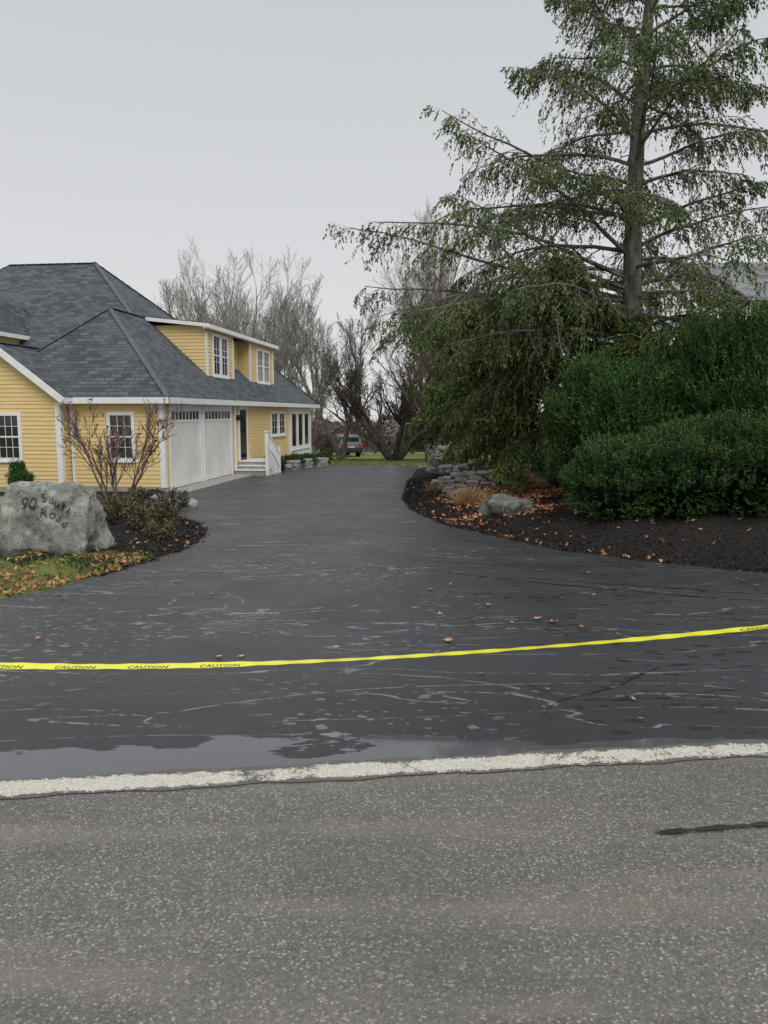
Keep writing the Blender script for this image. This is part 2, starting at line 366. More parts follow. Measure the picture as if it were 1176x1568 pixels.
crack([(1.7,6.5),(2.3,6.2),(3.1,5.9)],.009)
crack([(-.2,9.6),(.6,9.1),(1.5,8.7),(2.5,8.6)],.009)
crack([(-2.4,11.2),(-1.6,10.7),(-.9,10.8),(0,10.3)],.009)
mb.build('driveway_cracks',[tar])

# ------------------------------------------------------------------ yellow house
H=empty('yellow_house',(-6.1,21.4,-.58),-math.atan(.125))
def clap(mb,p0,p1,z0,z1,s0=None,s1=None,e=.115):
    p0=Vector(p0);p1=Vector(p1); d=(p1-p0); Ln=d.length; d=d/Ln; n=Vector((d.y,-d.x,0))
    s0=s0 or (lambda z:0); s1=s1 or (lambda z:Ln)
    z=z0
    while z<z1-.005:
        zt=min(z+e,z1)
        a0,b0,a1,b1=s0(z),s1(z),s0(zt),s1(zt)
        if b0-a0<.02: break
        if b1<a1: a1=b1=(a1+b1)/2
        q=lambda s,zz,o:(p0+d*s+n*o)+Vector((0,0,zz))
        mb.poly([q(a0,z,.022),q(b0,z,.022),q(b1,zt,.004),q(a1,zt,.004)])
        mb.poly([q(a0,z,0),q(b0,z,0),q(b0,z,.022),q(a0,z,.022)])
        z=zt
W=MB()
clap(W,(0,0,0),(0,.33,0),.12,2.5); clap(W,(0,5.85,0),(0,14.0,0),.12,2.5)
clap(W,(0,.33,0),(0,5.85,0),2.42,2.5)
clap(W,(0,17.9,0),(0,18.6,0),.12,2.5)
clap(W,(-5.6,0,0),(0,0,0),.12,2.5)
gx0,gx1,gy=-6.24,-2.74,-.5; gp=(gx0+gx1)/2; sl=(4.0-2.55)/(gp-gx0)
clap(W,(gx0,gy,0),(gx1,gy,0),.12,2.5)
clap(W,(gx0,gy,0),(gx1,gy,0),2.5,3.93,lambda z:(z-2.5)/sl,lambda z:(gx1-gx0)-(z-2.5)/sl)
clap(W,(gx1,gy,0),(gx1,0,0),.12,2.5)
clap(W,(-14,.2,0),(gx0,.2,0),.12,2.5)
dz0,dz1=3.25,5.05; s=-.70
clap(W,(s,5.5,0),(s,8.4,0),3.0,dz1); clap(W,(s-.5,8.4,0),(s-.5,10.5,0),3.4,dz1-.02); clap(W,(s,10.5,0),(s,14.1,0),3.0,dz1)
rs=(5.41-2.61)/3.05
roofz=lambda x:2.61+(.25-x)*rs
def cheek(y,xa,xb,zt):
    z=roofz(xb)-.05
    while z<zt-.01:
        z2=min(z+.115,zt)
        xl=lambda q:max(xa,min(xb,.25-(q-2.61)/rs-.03))
        W.poly([(xl(z),y-.022,z),(xb,y-.022,z),(xb,y-.004,z2),(xl(z2),y-.004,z2)])
        W.poly([(xl(z),y,z),(xb,y,z),(xb,y-.022,z),(xl(z),y-.022,z)])
        z=z2
cheek(5.5,-3.0,s,dz1+.12); cheek(10.5,s-.5,s,dz1)
clap(W,(-11,2.6,0),(-6.55,2.6,0),3.9,4.72); clap(W,(-6.55,2.6,0),(-6.55,5,0),3.9,4.72)
W.build('siding',[siding],H)
B=MB()
B.box(-5.6,-.006,.006,18.6,-.02,2.5); B.box(gx0,gx1-.006,gy+.006,1,-.02,2.5)
B.poly([(gx0+.02,gy+.006,2.5),(gx1-.02,gy+.006,2.5),(gp,gy+.006,3.95)])
B.box(-3,s-.006,5.506,8.394,3.0,dz1); B.box(-3,s-.506,8.39,10.6,3.0,dz1); B.box(-3,s-.006,10.506,14.1,3.0,dz1)
B.box(-14,-5.6,.206,14,-.02,2.5); B.box(-11,-6.556,2.606,5,3.6,4.72)
B.build('wall_core',[siding],H)
Fd=MB(); Fd.box(-5.62,.02,-.015,18.62,-1.4,.12); Fd.box(gx0-.01,gx1+.015,gy-.015,.9,-1.4,.12); Fd.box(-14,-5.7,.19,14,-1.4,.12)
Fd.build('foundation',[concrete],H)
R=MB(); CP=MB()
def cap(p,q,w=.075):
    p=Vector(p);q=Vector(q); d=q-p; n_=max(1,int(d.length/.28)); du=d.normalized(); sd_=du.cross(Vector((0,0,1))).normalized(); u_=sd_.cross(du)
    for i in range(n_):
        a_=p+d*(i/n_); b_=p+d*((i+1.15)/n_); c_=(a_+b_)/2
        tl=(b_-a_)/2+u_*.006
        CP.obox(c_+u_*.010,tl,sd_*w,u_*.008)
def hip(x0,x1,y0,y1,ze,zr,ry0,ry1):
    xr=(x0+x1)/2
    a,b_,c_,d_=(x0,y0,ze),(x1,y0,ze),(x1,y1,ze),(x0,y1,ze); r0,r1=(xr,ry0,zr),(xr,ry1,zr)
    R.poly([a,b_,r0]); R.poly([b_,c_,r1,r0]); R.poly([c_,d_,r1]); R.poly([d_,a,r0,r1])
    cap(b_,r0); cap(a,r0); cap(c_,r1); cap(r0,r1)
hip(-5.85,.25,-.25,19.6,2.61,5.41,2.8,16.9)
x0,x1,y0,y1=-15.2,.22,1.55,14.3; ze,zr=2.60,7.78; ra,rb=(-9.3,7.94,zr),(-5.83,7.94,zr)
R.poly([(x0,y0,ze),(x1,y0,ze),rb,ra]); R.poly([(x1,y0,ze),(x1,y1,ze),rb]); R.poly([(x1,y1,ze),(x0,y1,ze),ra,rb]); R.poly([(x0,y1,ze),(x0,y0,ze),ra])
cap((x1,y0,ze),rb); cap((x1,y1,ze),rb); cap(ra,rb); cap((x0,y0,ze),ra)
o_=.22; er=2.6-.02
R.poly([(gx1+o_,gy-o_,er),(gx1+o_,2.4,er),(gp,2.4,4.09),(gp,gy-o_,4.09)])
R.poly([(gp,gy-o_,4.09),(gp,3.4,4.09),(gx0-o_,3.4,er),(gx0-o_,gy-o_,er)])
cap((gp,gy-o_,4.09),(gp,1.6,4.09))
hx1=-6.35
R.poly([(-12,2.35,4.72),(hx1,2.35,4.72),(hx1-.75,3.7,5.85),(-12,3.7,5.85)]); R.poly([(hx1,2.35,4.72),(hx1,5.6,4.72),(hx1-.75,5.2,5.85),(hx1-.75,3.7,5.85)])
cap((hx1,2.35,4.72),(hx1-.75,3.7,5.85))
R.poly([(s+.2,5.3,dz1+.16),(s+.2,14.3,dz1+.16),(-2.95,14.3,5.47),(-2.95,5.3,5.47)])
R.build('roof',[roofm],H,uv=True); CP.build('ridge_caps',[capm],H)
t=MB()
t.box(.19,.30,-.3,19.62,2.43,2.60); t.box(gx1+.3,.30,-.31,-.2,2.43,2.60)
t.box(.0,.19,-.2,19.5,2.44,2.47); t.box(gx1+.3,0,-.2,0,2.44,2.47)
t.box(gx1+.15,gx1+.30,gy-.24,0,2.42,2.585)
t.box(.19,.26,19.3,19.66,2.42,2.6)
for (ax_,bx_) in ((gx1+o_+.02,gp),(gx0-o_-.02,gp)):
    p=Vector((ax_,gy-o_-.02,er-.08)); q=Vector((bx_,gy-o_-.02,4.01)); d=(q-p)/2
    up_=Vector((-d.z,0,d.x)).normalized()*.085
    if up_.z<0: up_=-up_
    t.obox((p+q)/2,d,(0,.02,0),up_)
t.box(-.12,.028,-.035,.12,.1,2.43)
t.box(gx1-.13,gx1+.03,gy-.035,gy+.12,.1,2.45)
t.box(-.02,.032,18.5,18.64,.1,2.43)
t.box(-.02,.04,13.98,14.12,.1,2.43)
t.box(gx1+.06,gx1+.13,-.09,-.02,.1,2.42)
t.box(.03,.10,6.05,6.12,.1,2.42)
for (a_,b2) in ((5.5,8.4),(10.5,14.1)):
    t.box(s-.02,s+.035,a_-.03,a_+.13,3.15,dz1-.12); t.box(s-.02,s+.035,b2-.13,b2+.02,3.15,dz1-.12)
    t.box(s-.02,s+.06,a_-.05,b2+.05,3.22,3.32)
t.box(s-.02,s+.23,5.28,14.32,dz1-.02,dz1+.13)
p=Vector((s+.22,5.275,dz1+.075)); q=Vector((-2.85,5.275,5.38)); t.obox((p+q)/2,(q-p)/2,(0,.025,0),(0,0,.06))
t.poly([(s+.2,5.3,dz1+.02),(-2.8,5.3,5.33),(-2.8,5.5,5.33),(s+.2,5.5,dz1+.02)])
t.box(-12,hx1+.03,2.28,2.36,4.58,4.72); t.box(hx1,hx1+.06,2.3,5.6,4.58,4.71)
t.build('trim',[trim],H)
O=MB()
def window(c,al,nr,w,h,nx_=3,ny_=4,fr=.09,sash=True,proud=.03):
    c=Vector(c);al=Vector(al);nr=Vector(nr);up_=Vector((0,0,1))
    O.obox(c+nr*.020,al*(w/2),nr*.008,up_*(h/2),1)
    for sgn in(-1,1):
        O.obox(c+al*sgn*(w/2+fr/2)+nr*proud,al*(fr/2),nr*.03,up_*(h/2+fr),0)
        O.obox(c+up_*sgn*(h/2+fr/2)+nr*(proud+.002),al*(w/2-.001),nr*.03,up_*(fr/2),0)
    O.obox(c-up_*(h/2+fr+.02)+nr*.05,al*(w/2+fr+.03),nr*.04,up_*.02,0)
    if sash: O.obox(c+nr*.034,al*(w/2),nr*.01,up_*.022,0)
    for i in range(1,nx_): O.obox(c+al*(w*(i/nx_-.5))+nr*.032,al*.007,nr*.006,up_*(h/2),0)
    for i in range(1,ny_): O.obox(c+up_*(h*(i/ny_-.5))+nr*.0335,al*(w/2),nr*.005,up_*.007,0)
ex=(1,0,0);ey=(0,1,0);my=(0,-1,0)
window((-4.25,gy,1.52),ex,my,.58,1.16)
window((-1.22,0,1.52),ex,my,.62,1.18)
window((s,6.45,4.2),ey,ex,.62,1.3,2,3); window((s,7.30,4.2),ey,ex,.62,1.3,2,3)
window((s-.5,9.35,4.25),ey,ex,.8,.95,2,2)
window((s,11.9,4.15),ey,ex,.75,1.25,2,3); window((s,12.9,4.15),ey,ex,.75,1.25,2,3)
window((0,11.5,1.72),ey,ex,.9,.85,2,3,sash=False); window((0,12.75,1.72),ey,ex,.9,.85,2,3,sash=False)
O.box(-.02,.03,14.12,18.5,-.4,.55,0); O.box(-.02,.028,14.12,18.5,2.2,2.43,0)
for k in range(3): window((0,14.95+k*1.3,1.38),ey,ex,.95,1.5,1,1,.16,False)
for (a_,b2) in ((.42,2.75),(3.10,5.75)):
    O.box(-.02,.018,a_,b2,.02,2.30,2)
    O.box(.0,.05,a_-.10,a_,.0,2.40,0); O.box(.0,.05,b2,b2+.10,.0,2.40,0); O.box(.0,.053,a_-.1,b2+.1,2.30,2.42,0)
    O.box(.0165,.021,a_+.08,b2-.08,1.98,2.22,1)
    n=8
    for k in range(n+1):
        y_=a_+.08+(b2-a_-.16)*k/n; O.box(.018,.034,y_-.02,y_+.02,1.96,2.24,0)
    O.box(.018,.033,a_,b2,1.90,1.98,0); O.box(.018,.033,a_,b2,2.22,2.30,0)
    mid_=(a_+b2)/2
    for (p_,q_) in ((a_,a_+.12),(mid_-.06,mid_+.06),(b2-.12,b2)): O.box(.018,.026,p_,q_,.04,1.90,2)
    for zc in (.10,): O.box(.018,.028,a_+.12,b2-.12,zc-.06,zc+.06,2)
    for k in range(1,12):
        y_=a_+(b2-a_)*k/12; O.box(.0185,.0205,y_-.004,y_+.004,.16,1.9,2)
    O.box(.018,.03,a_,b2,.0,.035,3)
O.box(-.01,.02,2.85,3.0,.0,2.42,0)
O.box(.0,.03,6.72,7.55,.42,2.3,3); O.box(.0,.05,6.62,6.72,.42,2.4,0); O.box(.0,.05,7.55,7.65,.42,2.4,0); O.box(.0,.052,6.62,7.65,2.3,2.41,0)
O.box(.03,.035,6.82,7.45,.55,2.2,1)
O.box(.02,.14,6.35,6.45,1.9,2.1,3)
O.build('windows_and_doors',[trim,glassm,door_white,dark],H)
S=MB()
for k in range(3): S.box(.05,1.1,5.95+.28*k,8.0,-.25,.14*(k+1),0); S.box(.05,1.12,5.92+.28*k,8.02,.14*(k+1)+.002,.14*(k+1)+.035,1)
S.build('porch_steps',[concrete,trim],H)
S=MB()
n=9
for k in range(n):
    f_=k/(n-1); yk=6.3+f_*1.55; zt=1.42-.75*f_**1.5
    S.box(1.15,1.19,yk-.02,yk+.02,-.2,zt)
    if k<n-1:
        f2=(k+1)/(n-1); p=Vector((1.17,yk,zt)); q=Vector((1.17,6.3+f2*1.55,1.42-.75*f2**1.5))
        for dz in (0,-.5): S.obox((p+q)/2+Vector((0,0,dz)),(q-p)*.52,(.03,0,0),(0,0,.03))
        S.obox((p+q)/2+Vector((0,0,-.88)),(q-p)*.52,(.012,0,0),(0,0,.28))
S.box(1.11,1.23,6.2,6.32,-.3,1.5); S.box(1.09,1.25,6.18,6.34,1.5,1.55); S.box(1.12,1.22,7.85,7.95,-.3,.9)
S.build('porch_railing',[trim],H)
A=MB(); A.box(-.0,.75,-.1,5.9,-.2,.022)
A.build('apron',[concrete],H)

# neighbour house on the right
H2=empty('neighbour_house',(13.3,33,2.25),-.05)
q=MB(); q.box(-1.5,12,0,8,-3.5,4.0,0); q.box(-3.6,-.9,-1.0,4,-3.5,3.9,0)
q.poly([(-3.6,-1.0,3.9),(-.9,-1.0,3.9),(-2.25,-1.0,5.05),],0)
for (ax_,bx_) in ((-3.85,-2.25),(-.65,-2.25)):
    p=Vector((ax_,-1.15,3.72)); r=Vector((bx_,-1.15,5.15)); q.obox((p+r)/2,(r-p)/2,(0,.05,0),(0,0,.12),0)
q.build('walls',[trim],H2)
q=MB(); q.poly([(-1.8,-.3,3.95),(12.3,-.3,3.95),(12.3,4,6.25),(-.2,4,6.25)]); q.poly([(12.3,8.3,3.95),(-1.8,8.3,3.95),(-.2,4,6.25),(12.3,4,6.25)]); q.poly([(-1.8,8.3,3.95),(-1.8,-.3,3.95),(-.2,4,6.25)])
q.poly([(-.6,-1.1,3.85),(-.6,4,3.85),(-2.25,4,5.28),(-2.25,-1.1,5.28)]); q.poly([(-3.9,4,3.85),(-3.9,-1.1,3.85),(-2.25,-1.1,5.28),(-2.25,4,5.28)])
q.build('roof',[roofm2],H2,uv=True)
O=MB(); window((-2.25,-1.0,3.9),ex,my,.5,.6,2,2); window((2.5,0,3),ex,my,.8,1.3,2,4); window((5.5,0,3),ex,my,.8,1.3,2,4); window((-2.25,-1,2),ex,my,.8,1.3,2,4)
O.build('windows',[trim,glassm],H2)

# ------------------------------------------------------------------ trees
def bare_arrays(rng,levels,L0,r0,nst=1,up=.06,spread=.75,K=6,stem_tilt=.25,ratio=.62,lean=(0,0),t0=.4):
    az=rng.uniform(0,6.28)+rng.uniform(-.5,.5,nst)+np.arange(nst)*6.28/nst
    D=np.stack([np.cos(az)*stem_tilt+lean[0],np.sin(az)*stem_tilt+lean[1],np.ones(nst)],-1)
    P0=np.zeros((nst,3)); P0[:,2]=-.15; Ln=L0*rng.uniform(.85,1.08,nst); R0=np.full(nst,r0)
    out=[]
    for l,c in enumerate([None]+levels):
        if c is not None:
            B=len(P); t=np.linspace(t0 if l==1 else .25,1,c)[None,:]+rng.normal(0,.05,(B,c)); t=np.clip(t,.08,1)
            p,tt,r=sample(P,Tn,Rr,t)
            rd=rng.normal(0,1,p.shape); pr=nrm(np.cross(tt,rd)); a=rng.uniform(.5,1.1,(B,c,1))*spread*(1-.65*(t[...,None]>.93))
            D=nrm(tt*np.cos(a)+pr*np.sin(a)); D[...,2]+=.12
            Ln=(LL[:,None]*ratio*rng.uniform(.65,1.15,(B,c))*(1.2-.5*t)).ravel(); R0=(r*.68).ravel(); P0=p.reshape(-1,3); D=D.reshape(-1,3)
        P,Tn=polyl(P0,D,Ln,K,.045+.02*l,up,rng)
        taper=np.linspace(1,.42,K)[None,:]
        Rr=np.maximum(R0[:,None]*taper,.004); LL=Ln
        out.append((P,Rr,8 if l==0 else (5 if l==1 else 3)))
    return out,(P,Tn)
def make_bare(name,seed,loc,mat,levels=(6,5,5,4,3),L0=4.5,r0=.2,leafmat=None,nleaf=0,leafsize=.06,rz=0,minr=None,**k):
    rng=np.random.default_rng(seed); arr,(P,Tn)=bare_arrays(rng,list(levels),L0,r0,**k); A_=Acc()
    for (p,r,s_) in arr:
        if minr: r=np.maximum(r,minr)
        v,f=tubes(p,r,s_); A_.add(v,f,0)
    if nleaf:
        idx=rng.integers(0,len(P),nleaf); kk=rng.integers(1,P.shape[1],nleaf)
        D=rng.normal(0,1,(nleaf,3)); D[:,2]-=.5
        v,f=leaves(P[idx,kk],D,rng.normal(0,1,(nleaf,3)),leafsize*rng.uniform(.6,1.3,nleaf),leafsize*.6); A_.add(v,f,1)
    o=A_.build(name,[mat]+([leafmat] if leafmat else []),smooth=False); o.location=loc; o.rotation_euler[2]=rz; return o
def at(x,y,dz=0): return (x,y,float(T(x,y))+dz)
BK=dict(spread=.66,up=.05,minr=.009)
make_bare('bare_tree',1,at(-13.4,60),bark_light,L0=9.2,r0=.24,nst=3,stem_tilt=.32,**BK)
make_bare('bare_tree',2,at(-8.8,58),bark_light,L0=8.9,r0=.22,nst=4,stem_tilt=.34,**BK)
make_bare('bare_tree',3,at(-15.9,62),bark_light,L0=8.2,r0=.2,nst=2,stem_tilt=.3,**BK)
make_bare('bare_tree',14,at(-11.2,64),bark_light,L0=10.2,r0=.24,nst=3,stem_tilt=.30,**BK)
make_bare('bare_tree',4,at(-2.6,48),bark_grey,L0=7.1,r0=.18,nst=2,stem_tilt=.26,spread=.68,up=.05,lean=(-.10,0),minr=.008)
make_bare('bare_tree',5,at(-5.4,58),bark_light,L0=7.4,r0=.15,nst=2,stem_tilt=.3,**BK)
make_bare('bare_tree',6,at(4.2,62),bark_light,L0=11.4,r0=.24,nst=4,stem_tilt=.2,spread=.55,up=.06,minr=.009)
make_bare('bare_tree',7,at(2.4,42),bark_red,L0=6.4,r0=.16,nst=3,stem_tilt=.34,spread=.68,up=.05,minr=.007)
make_bare('bare_tree',8,at(.6,46),bark_brown,levels=(6,5,5,4,4),L0=4.8,r0=.24,nst=5,stem_tilt=.8,spread=.8,up=.05,minr=.008)
make_bare('bare_tree',9,at(5.2,44),bark_red,L0=6.8,r0=.17,nst=3,stem_tilt=.35,spread=.68,up=.05,minr=.007)
make_bare('bare_tree',12,at(7.5,50),bark_brown,L0=7.,r0=.18,nst=3,stem_tilt=.3,**BK)
for i,(x,y,h) in enumerate([(-3.6,50,1.5),(-5,47,1.7),(-4.2,44,1.3),(-1.8,66,1.5),(-6.8,50,1.8),(-.8,70,1.6),(2.5,68,1.8)]):
    make_bare('bare_shrub',40+i,at(x,y),bark_red,levels=(5,5,4),L0=h,r0=.03,nst=9,stem_tilt=.5,spread=.6,up=.05,minr=.008,leafmat=straw,nleaf=150,leafsize=.1)
A_=Acc(); rng=np.random.default_rng(77)
base=[bare_arrays(np.random.default_rng(200+i),[6,5,4,4],4.2,.16,nst=2,spread=.65,up=.05)[0] for i in range(4)]
for i in range(52):
    x=rng.uniform(-70,70) if i<40 else rng.uniform(-20,20); y=rng.uniform(95,160); s_=rng.uniform(.7,1.3); a=rng.uniform(0,6.28); ca,sa=math.cos(a),math.sin(a)
    Rm=np.array([[ca,-sa,0],[sa,ca,0],[0,0,1]])*s_; z=float(T(x,y))
    for (p,r,sd) in base[i%4]:
        v,f=tubes(p@Rm.T+np.array([x,y,z]),np.maximum(r*s_,.02),3); A_.add(v,f,0)
A_.build('distant_trees',[bark_red])
A_=Acc()
for i in range(130):
    x=rng.uniform(-90,90) if i<60 else rng.uniform(-28,28); y=rng.uniform(95,170); n=300; r=rng.uniform(2,4.0)
    p=nrm(rng.normal(0,1,(n,3)))*np.array([r,r,r*.8])*rng.uniform(.5,1,(n,1))+np.array([x,y,float(T(x,y))+r*.6])
    v,f=leaves(p,rng.normal(0,1,(n,3)),rng.normal(0,1,(n,3)),.7,.45); A_.add(v,f,0)
A_.build('distant_brush',[foliage('brush_far',[(.2,(.085,.075,.06)),(.8,(.18,.16,.13))],.2)])

def conifer(name,seed,base,Ht,r0,lean,nb,zmin,lenfn,e_lo,e_hi,droop,ns,nt_,nl,lsize,fmat,bmat,twig=.3,sec=.42,extra=None,zpow=1.,hang=.5,sstart=.25,asp=.42,thin=0):
    rng=np.random.default_rng(seed); A_=Acc(); K=14
    f=np.linspace(0,1,K); tr=np.stack([lean[0]*f+.08*np.sin(f*9),lean[1]*f+.06*np.sin(f*7+1),f*Ht-.2],-1)[None]
    rr=(r0*(1-f)**.85+.012)[None]; v,ff=tubes(tr,rr,12); A_.add(v,ff,0)
    zf=zmin+(1-zmin)*(np.linspace(0,.985,nb)**zpow); az=(np.arange(nb)*2.39996+rng.uniform(-.4,.4,nb)); zf=np.clip(zf+rng.normal(0,.008,nb),.02,.99)
    if extra is not None:
        zf=np.concatenate([zf,[e[0] for e in extra]]); az=np.concatenate([az,[e[1] for e in extra]])
    nb=len(zf)
    p0=np.stack([np.interp(zf,f,tr[0,:,i]) for i in range(3)],-1)
    Ln=np.array([lenfn(a,b) for a,b in zip(zf,az)])*rng.uniform(.6,1.18,nb)
    if extra is not None:
        for i,e in enumerate(extra): Ln[nb-len(extra)+i]=e[2]
    el=e_lo+(e_hi-e_lo)*zf+rng.normal(0,.13,nb)
    D=np.stack([np.cos(az)*np.cos(el),np.sin(az)*np.cos(el),np.sin(el)],-1)
    Kb=10; P,Tn=polyl(p0,D,Ln,Kb,.09,-droop/Kb,rng)
    R0=np.interp(zf,f,rr[0])*.24+.006; R=R0[:,None]*np.linspace(1,.16,Kb)[None]; v,ff=tubes(P,R,5); A_.add(v,ff,0)
    t=sstart+(1-sstart)*np.linspace(0,1,ns)[None]+rng.normal(0,.02,(nb,ns)); t=np.clip(t,.05,1)
    p,tt,r=sample(P,Tn,R,t); side=np.where(np.arange(ns)%2==0,1,-1)[None,:,None]
    h=nrm(np.cross(tt,np.array([0,0,1.]))); a=rng.uniform(.45,1.2,(nb,ns,1))*np.where(t[...,None]>.95,.2,1)
    D=tt*np.cos(a)+h*side*np.sin(a); D[...,2]+=rng.normal(0,.18,(nb,ns))
    L2=(Ln[:,None]*sec*(1.08-t)*rng.uniform(.5,1.3,(nb,ns))+.24*min(1,Ht/6)).ravel()
    R2=np.maximum(r*.42,.003).ravel(); Ks=6
    P2,T2=polyl(p.reshape(-1,3),D.reshape(-1,3),L2,Ks,.11,-hang/Ks,rng); Rs=R2[:,None]*np.linspace(1,.3,Ks)[None]
    v,ff=tubes(P2,Rs,3); A_.add(v,ff,0)
    if thin:
        keep=rng.random(len(P2))>thin; P2,T2,Rs,L2=P2[keep],T2[keep],Rs[keep],L2[keep]
    B2=len(P2); t=np.clip(np.linspace(.12,1,nt_)[None]+rng.normal(0,.04,(B2,nt_)),0,1)
    p,tt,r=sample(P2,T2,Rs,t); side=np.where(np.arange(nt_)%2==0,1,-1)[None,:,None]
    h=nrm(np.cross(tt,np.array([0,0,1.])))
    D=tt*.55+h*side*rng.uniform(.3,.9,(B2,nt_,1)); D[...,2]-=rng.uniform(.1,1.1,(B2,nt_))
    L3=(twig*rng.uniform(.5,1.3,(B2,nt_))*np.clip(L2[:,None]*1.6,.35,1)).ravel()
    P3,T3=polyl(p.reshape(-1,3),D.reshape(-1,3),L3,4,.1,-.25,rng)
    B3=len(P3); t=rng.uniform(0,1,(B3,nl)); R3=np.zeros((B3,4)); p,tt,_=sample(P3,T3,R3,t)
    p=p.reshape(-1,3);tt=tt.reshape(-1,3); n=len(p)
    D=tt*.9+nrm(rng.normal(0,1,(n,3)))*.5; s_=rng.uniform(.6,1.3,n)
    v,ff=leaves(p,D,rng.normal(0,1,(n,3)),lsize*s_,lsize*asp*s_); A_.add(v,ff,1)
    o=A_.build(name,[bmat,fmat]); o.location=base; return o
pi=math.pi
def len_big(f,az):
    z=f*14.5
    base=np.interp(z,[0,1.5,3,5,7,9,11,13,14.5],[2.6,3.6,4.4,4.2,3.8,3.2,2.5,1.4,.3])
    if z<5 and math.cos(az)>.2: base*=.6
    return base*(1+.08*(-math.cos(az)))
ex_=[(.31,pi*1.02,6.3),(.30,pi*.93,5.6),(.29,pi*1.1,5.6),(.43,pi*1.0,4.6),(.41,pi*1.08,4.4),(.34,pi*.98,5.5),(.27,pi*1.15,4.8),(.25,pi*1.05,5.2),(.36,pi*1.12,4.6),(.33,pi*1.06,5.8),(.28,pi*1.0,4.8),(.24,pi*1.12,4.4),(.22,pi*.97,4.8),(.32,pi*1.0,5.9),(.30,pi*1.05,6.0),(.27,pi*1.02,5.6)]
conifer('hemlock_tree',5,at(5.25,17.2),14.5,.27,(.35,0),80,.20,len_big,.08,.6,.5,26,8,13,.08,fol_hem,bark_con,twig=.42,sec=.35,extra=ex_,hang=1.0,sstart=.2,asp=.31,thin=.12)
def len_w(a,b): return lambda f,az: a*(1-f)**.7+b
WK=dict(hang=1.1,sstart=.14,sec=.36,asp=.34)
conifer('weeping_hemlock',6,at(4.0,18.2),5.6,.13,(.1,0),52,.2,len_w(2.5,.35),.25,.5,1.2,20,7,13,.095,fol_wee,bark_dk,twig=.38,**WK)
conifer('weeping_hemlock',7,at(2.75,25.5),6.0,.12,(-.1,0),46,.24,len_w(2.2,.4),.3,.5,1.2,18,7,11,.12,fol_wee,bark_dk,twig=.4,**WK)
conifer('weeping_hemlock',8,at(5.2,16.6),4.0,.11,(.1,0),38,.16,len_w(1.8,.3),.25,.5,1.2,18,7,12,.095,fol_wee,bark_dk,twig=.34,**WK)
conifer('weeping_hemlock',9,at(3.3,21.2),5.4,.11,(.0,0),40,.24,len_w(2.3,.35),.25,.5,1.1,18,7,11,.11,fol_wee,bark_dk,twig=.36,**WK)
conifer('weeping_hemlock',10,at(7.0,21),3.3,.12,(.0,0),28,.12,len_w(2.0,.2),.25,.5,1.2,16,7,10,.12,fol_wee,bark_dk,twig=.36,**WK)

def blob(name,seed,ell,nshoot,slen,nl,ls,fmat,upb=.6,core=.8):
    rng=np.random.default_rng(seed); A_=Acc(); E=np.array(ell); C=E[:,:3]; Rr=E[:,3:]
    area=(Rr[:,0]*Rr[:,2]+Rr[:,1]*Rr[:,2]+Rr[:,0]*Rr[:,1]); pr=area/area.sum(); idx=rng.choice(len(E),int(nshoot*1.8),p=pr)
    d=nrm(rng.normal(0,1,(len(idx),3))); d[:,2]=np.abs(d[:,2])*np.where(rng.random(len(idx))<.75,1,-1); 
    lump=1+.12*np.sin(d[:,0]*9+idx)*np.sin(d[:,1]*8)+.12*np.sin(d[:,2]*11+idx*2)
    p=C[idx]+d*Rr[idx]*(rng.uniform(.82,1.05,len(idx))*lump)[:,None]
    inside=np.zeros(len(p),bool)
    for c,r in zip(C,Rr): inside|=(((p-c)/r)**2).sum(1)<.62
    keep=~inside&(p[:,2]>T(p[:,0],p[:,1])+.02); p=p[keep][:nshoot]; d=d[keep][:nshoot]
    D=nrm(d*(1-upb)+np.array([0,0,upb])+rng.normal(0,.22,d.shape)); Ls=slen*rng.uniform(.5,1.7,len(p))
    P,Tn=polyl(p,D,Ls,4,.08,.02,rng); v,f=tubes(P,np.full(P.shape[:2],.004),3); A_.add(v,f,0)
    t=rng.uniform(0,1,(len(P),nl)); q,tt,_=sample(P,Tn,np.zeros(P.shape[:2]),t); q=q.reshape(-1,3);tt=tt.reshape(-1,3)
    Dl=tt*.7+nrm(rng.normal(0,1,q.shape))*.7; s_=rng.uniform(.7,1.3,len(q))
    v,f=leaves(q,Dl,rng.normal(0,1,q.shape),ls*s_,ls*.38*s_); A_.add(v,f,0)
    for c,r in zip(C,Rr):  # added dark ellipsoids, stop light passing through the bush
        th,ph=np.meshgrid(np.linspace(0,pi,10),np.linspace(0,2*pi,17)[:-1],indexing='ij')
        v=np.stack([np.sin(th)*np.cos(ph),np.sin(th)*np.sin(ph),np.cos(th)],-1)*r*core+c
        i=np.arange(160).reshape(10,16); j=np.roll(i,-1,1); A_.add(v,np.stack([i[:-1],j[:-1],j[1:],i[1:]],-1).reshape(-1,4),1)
    return A_.build(name,[fmat,fol_blocker])
def gz(x,y): return float(T(x,y))
def ebl(l): return [(x,y,gz(x,y)+z,a,b_,c_) for (x,y,z,a,b_,c_) in l]
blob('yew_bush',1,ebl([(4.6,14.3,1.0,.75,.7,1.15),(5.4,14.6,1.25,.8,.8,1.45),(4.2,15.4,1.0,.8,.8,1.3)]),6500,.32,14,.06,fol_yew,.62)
blob('yew_bush',2,ebl([(6.3,14.2,1.5,.95,.9,1.75),(7.3,14.0,1.65,1.0,.95,1.9),(6.7,13.5,1.1,.8,.7,1.45),(8.3,13.8,1.7,1.1,1.0,1.9),(9.5,14,1.7,1.1,1,1.9)]),12000,.34,14,.06,fol_yew,.62)
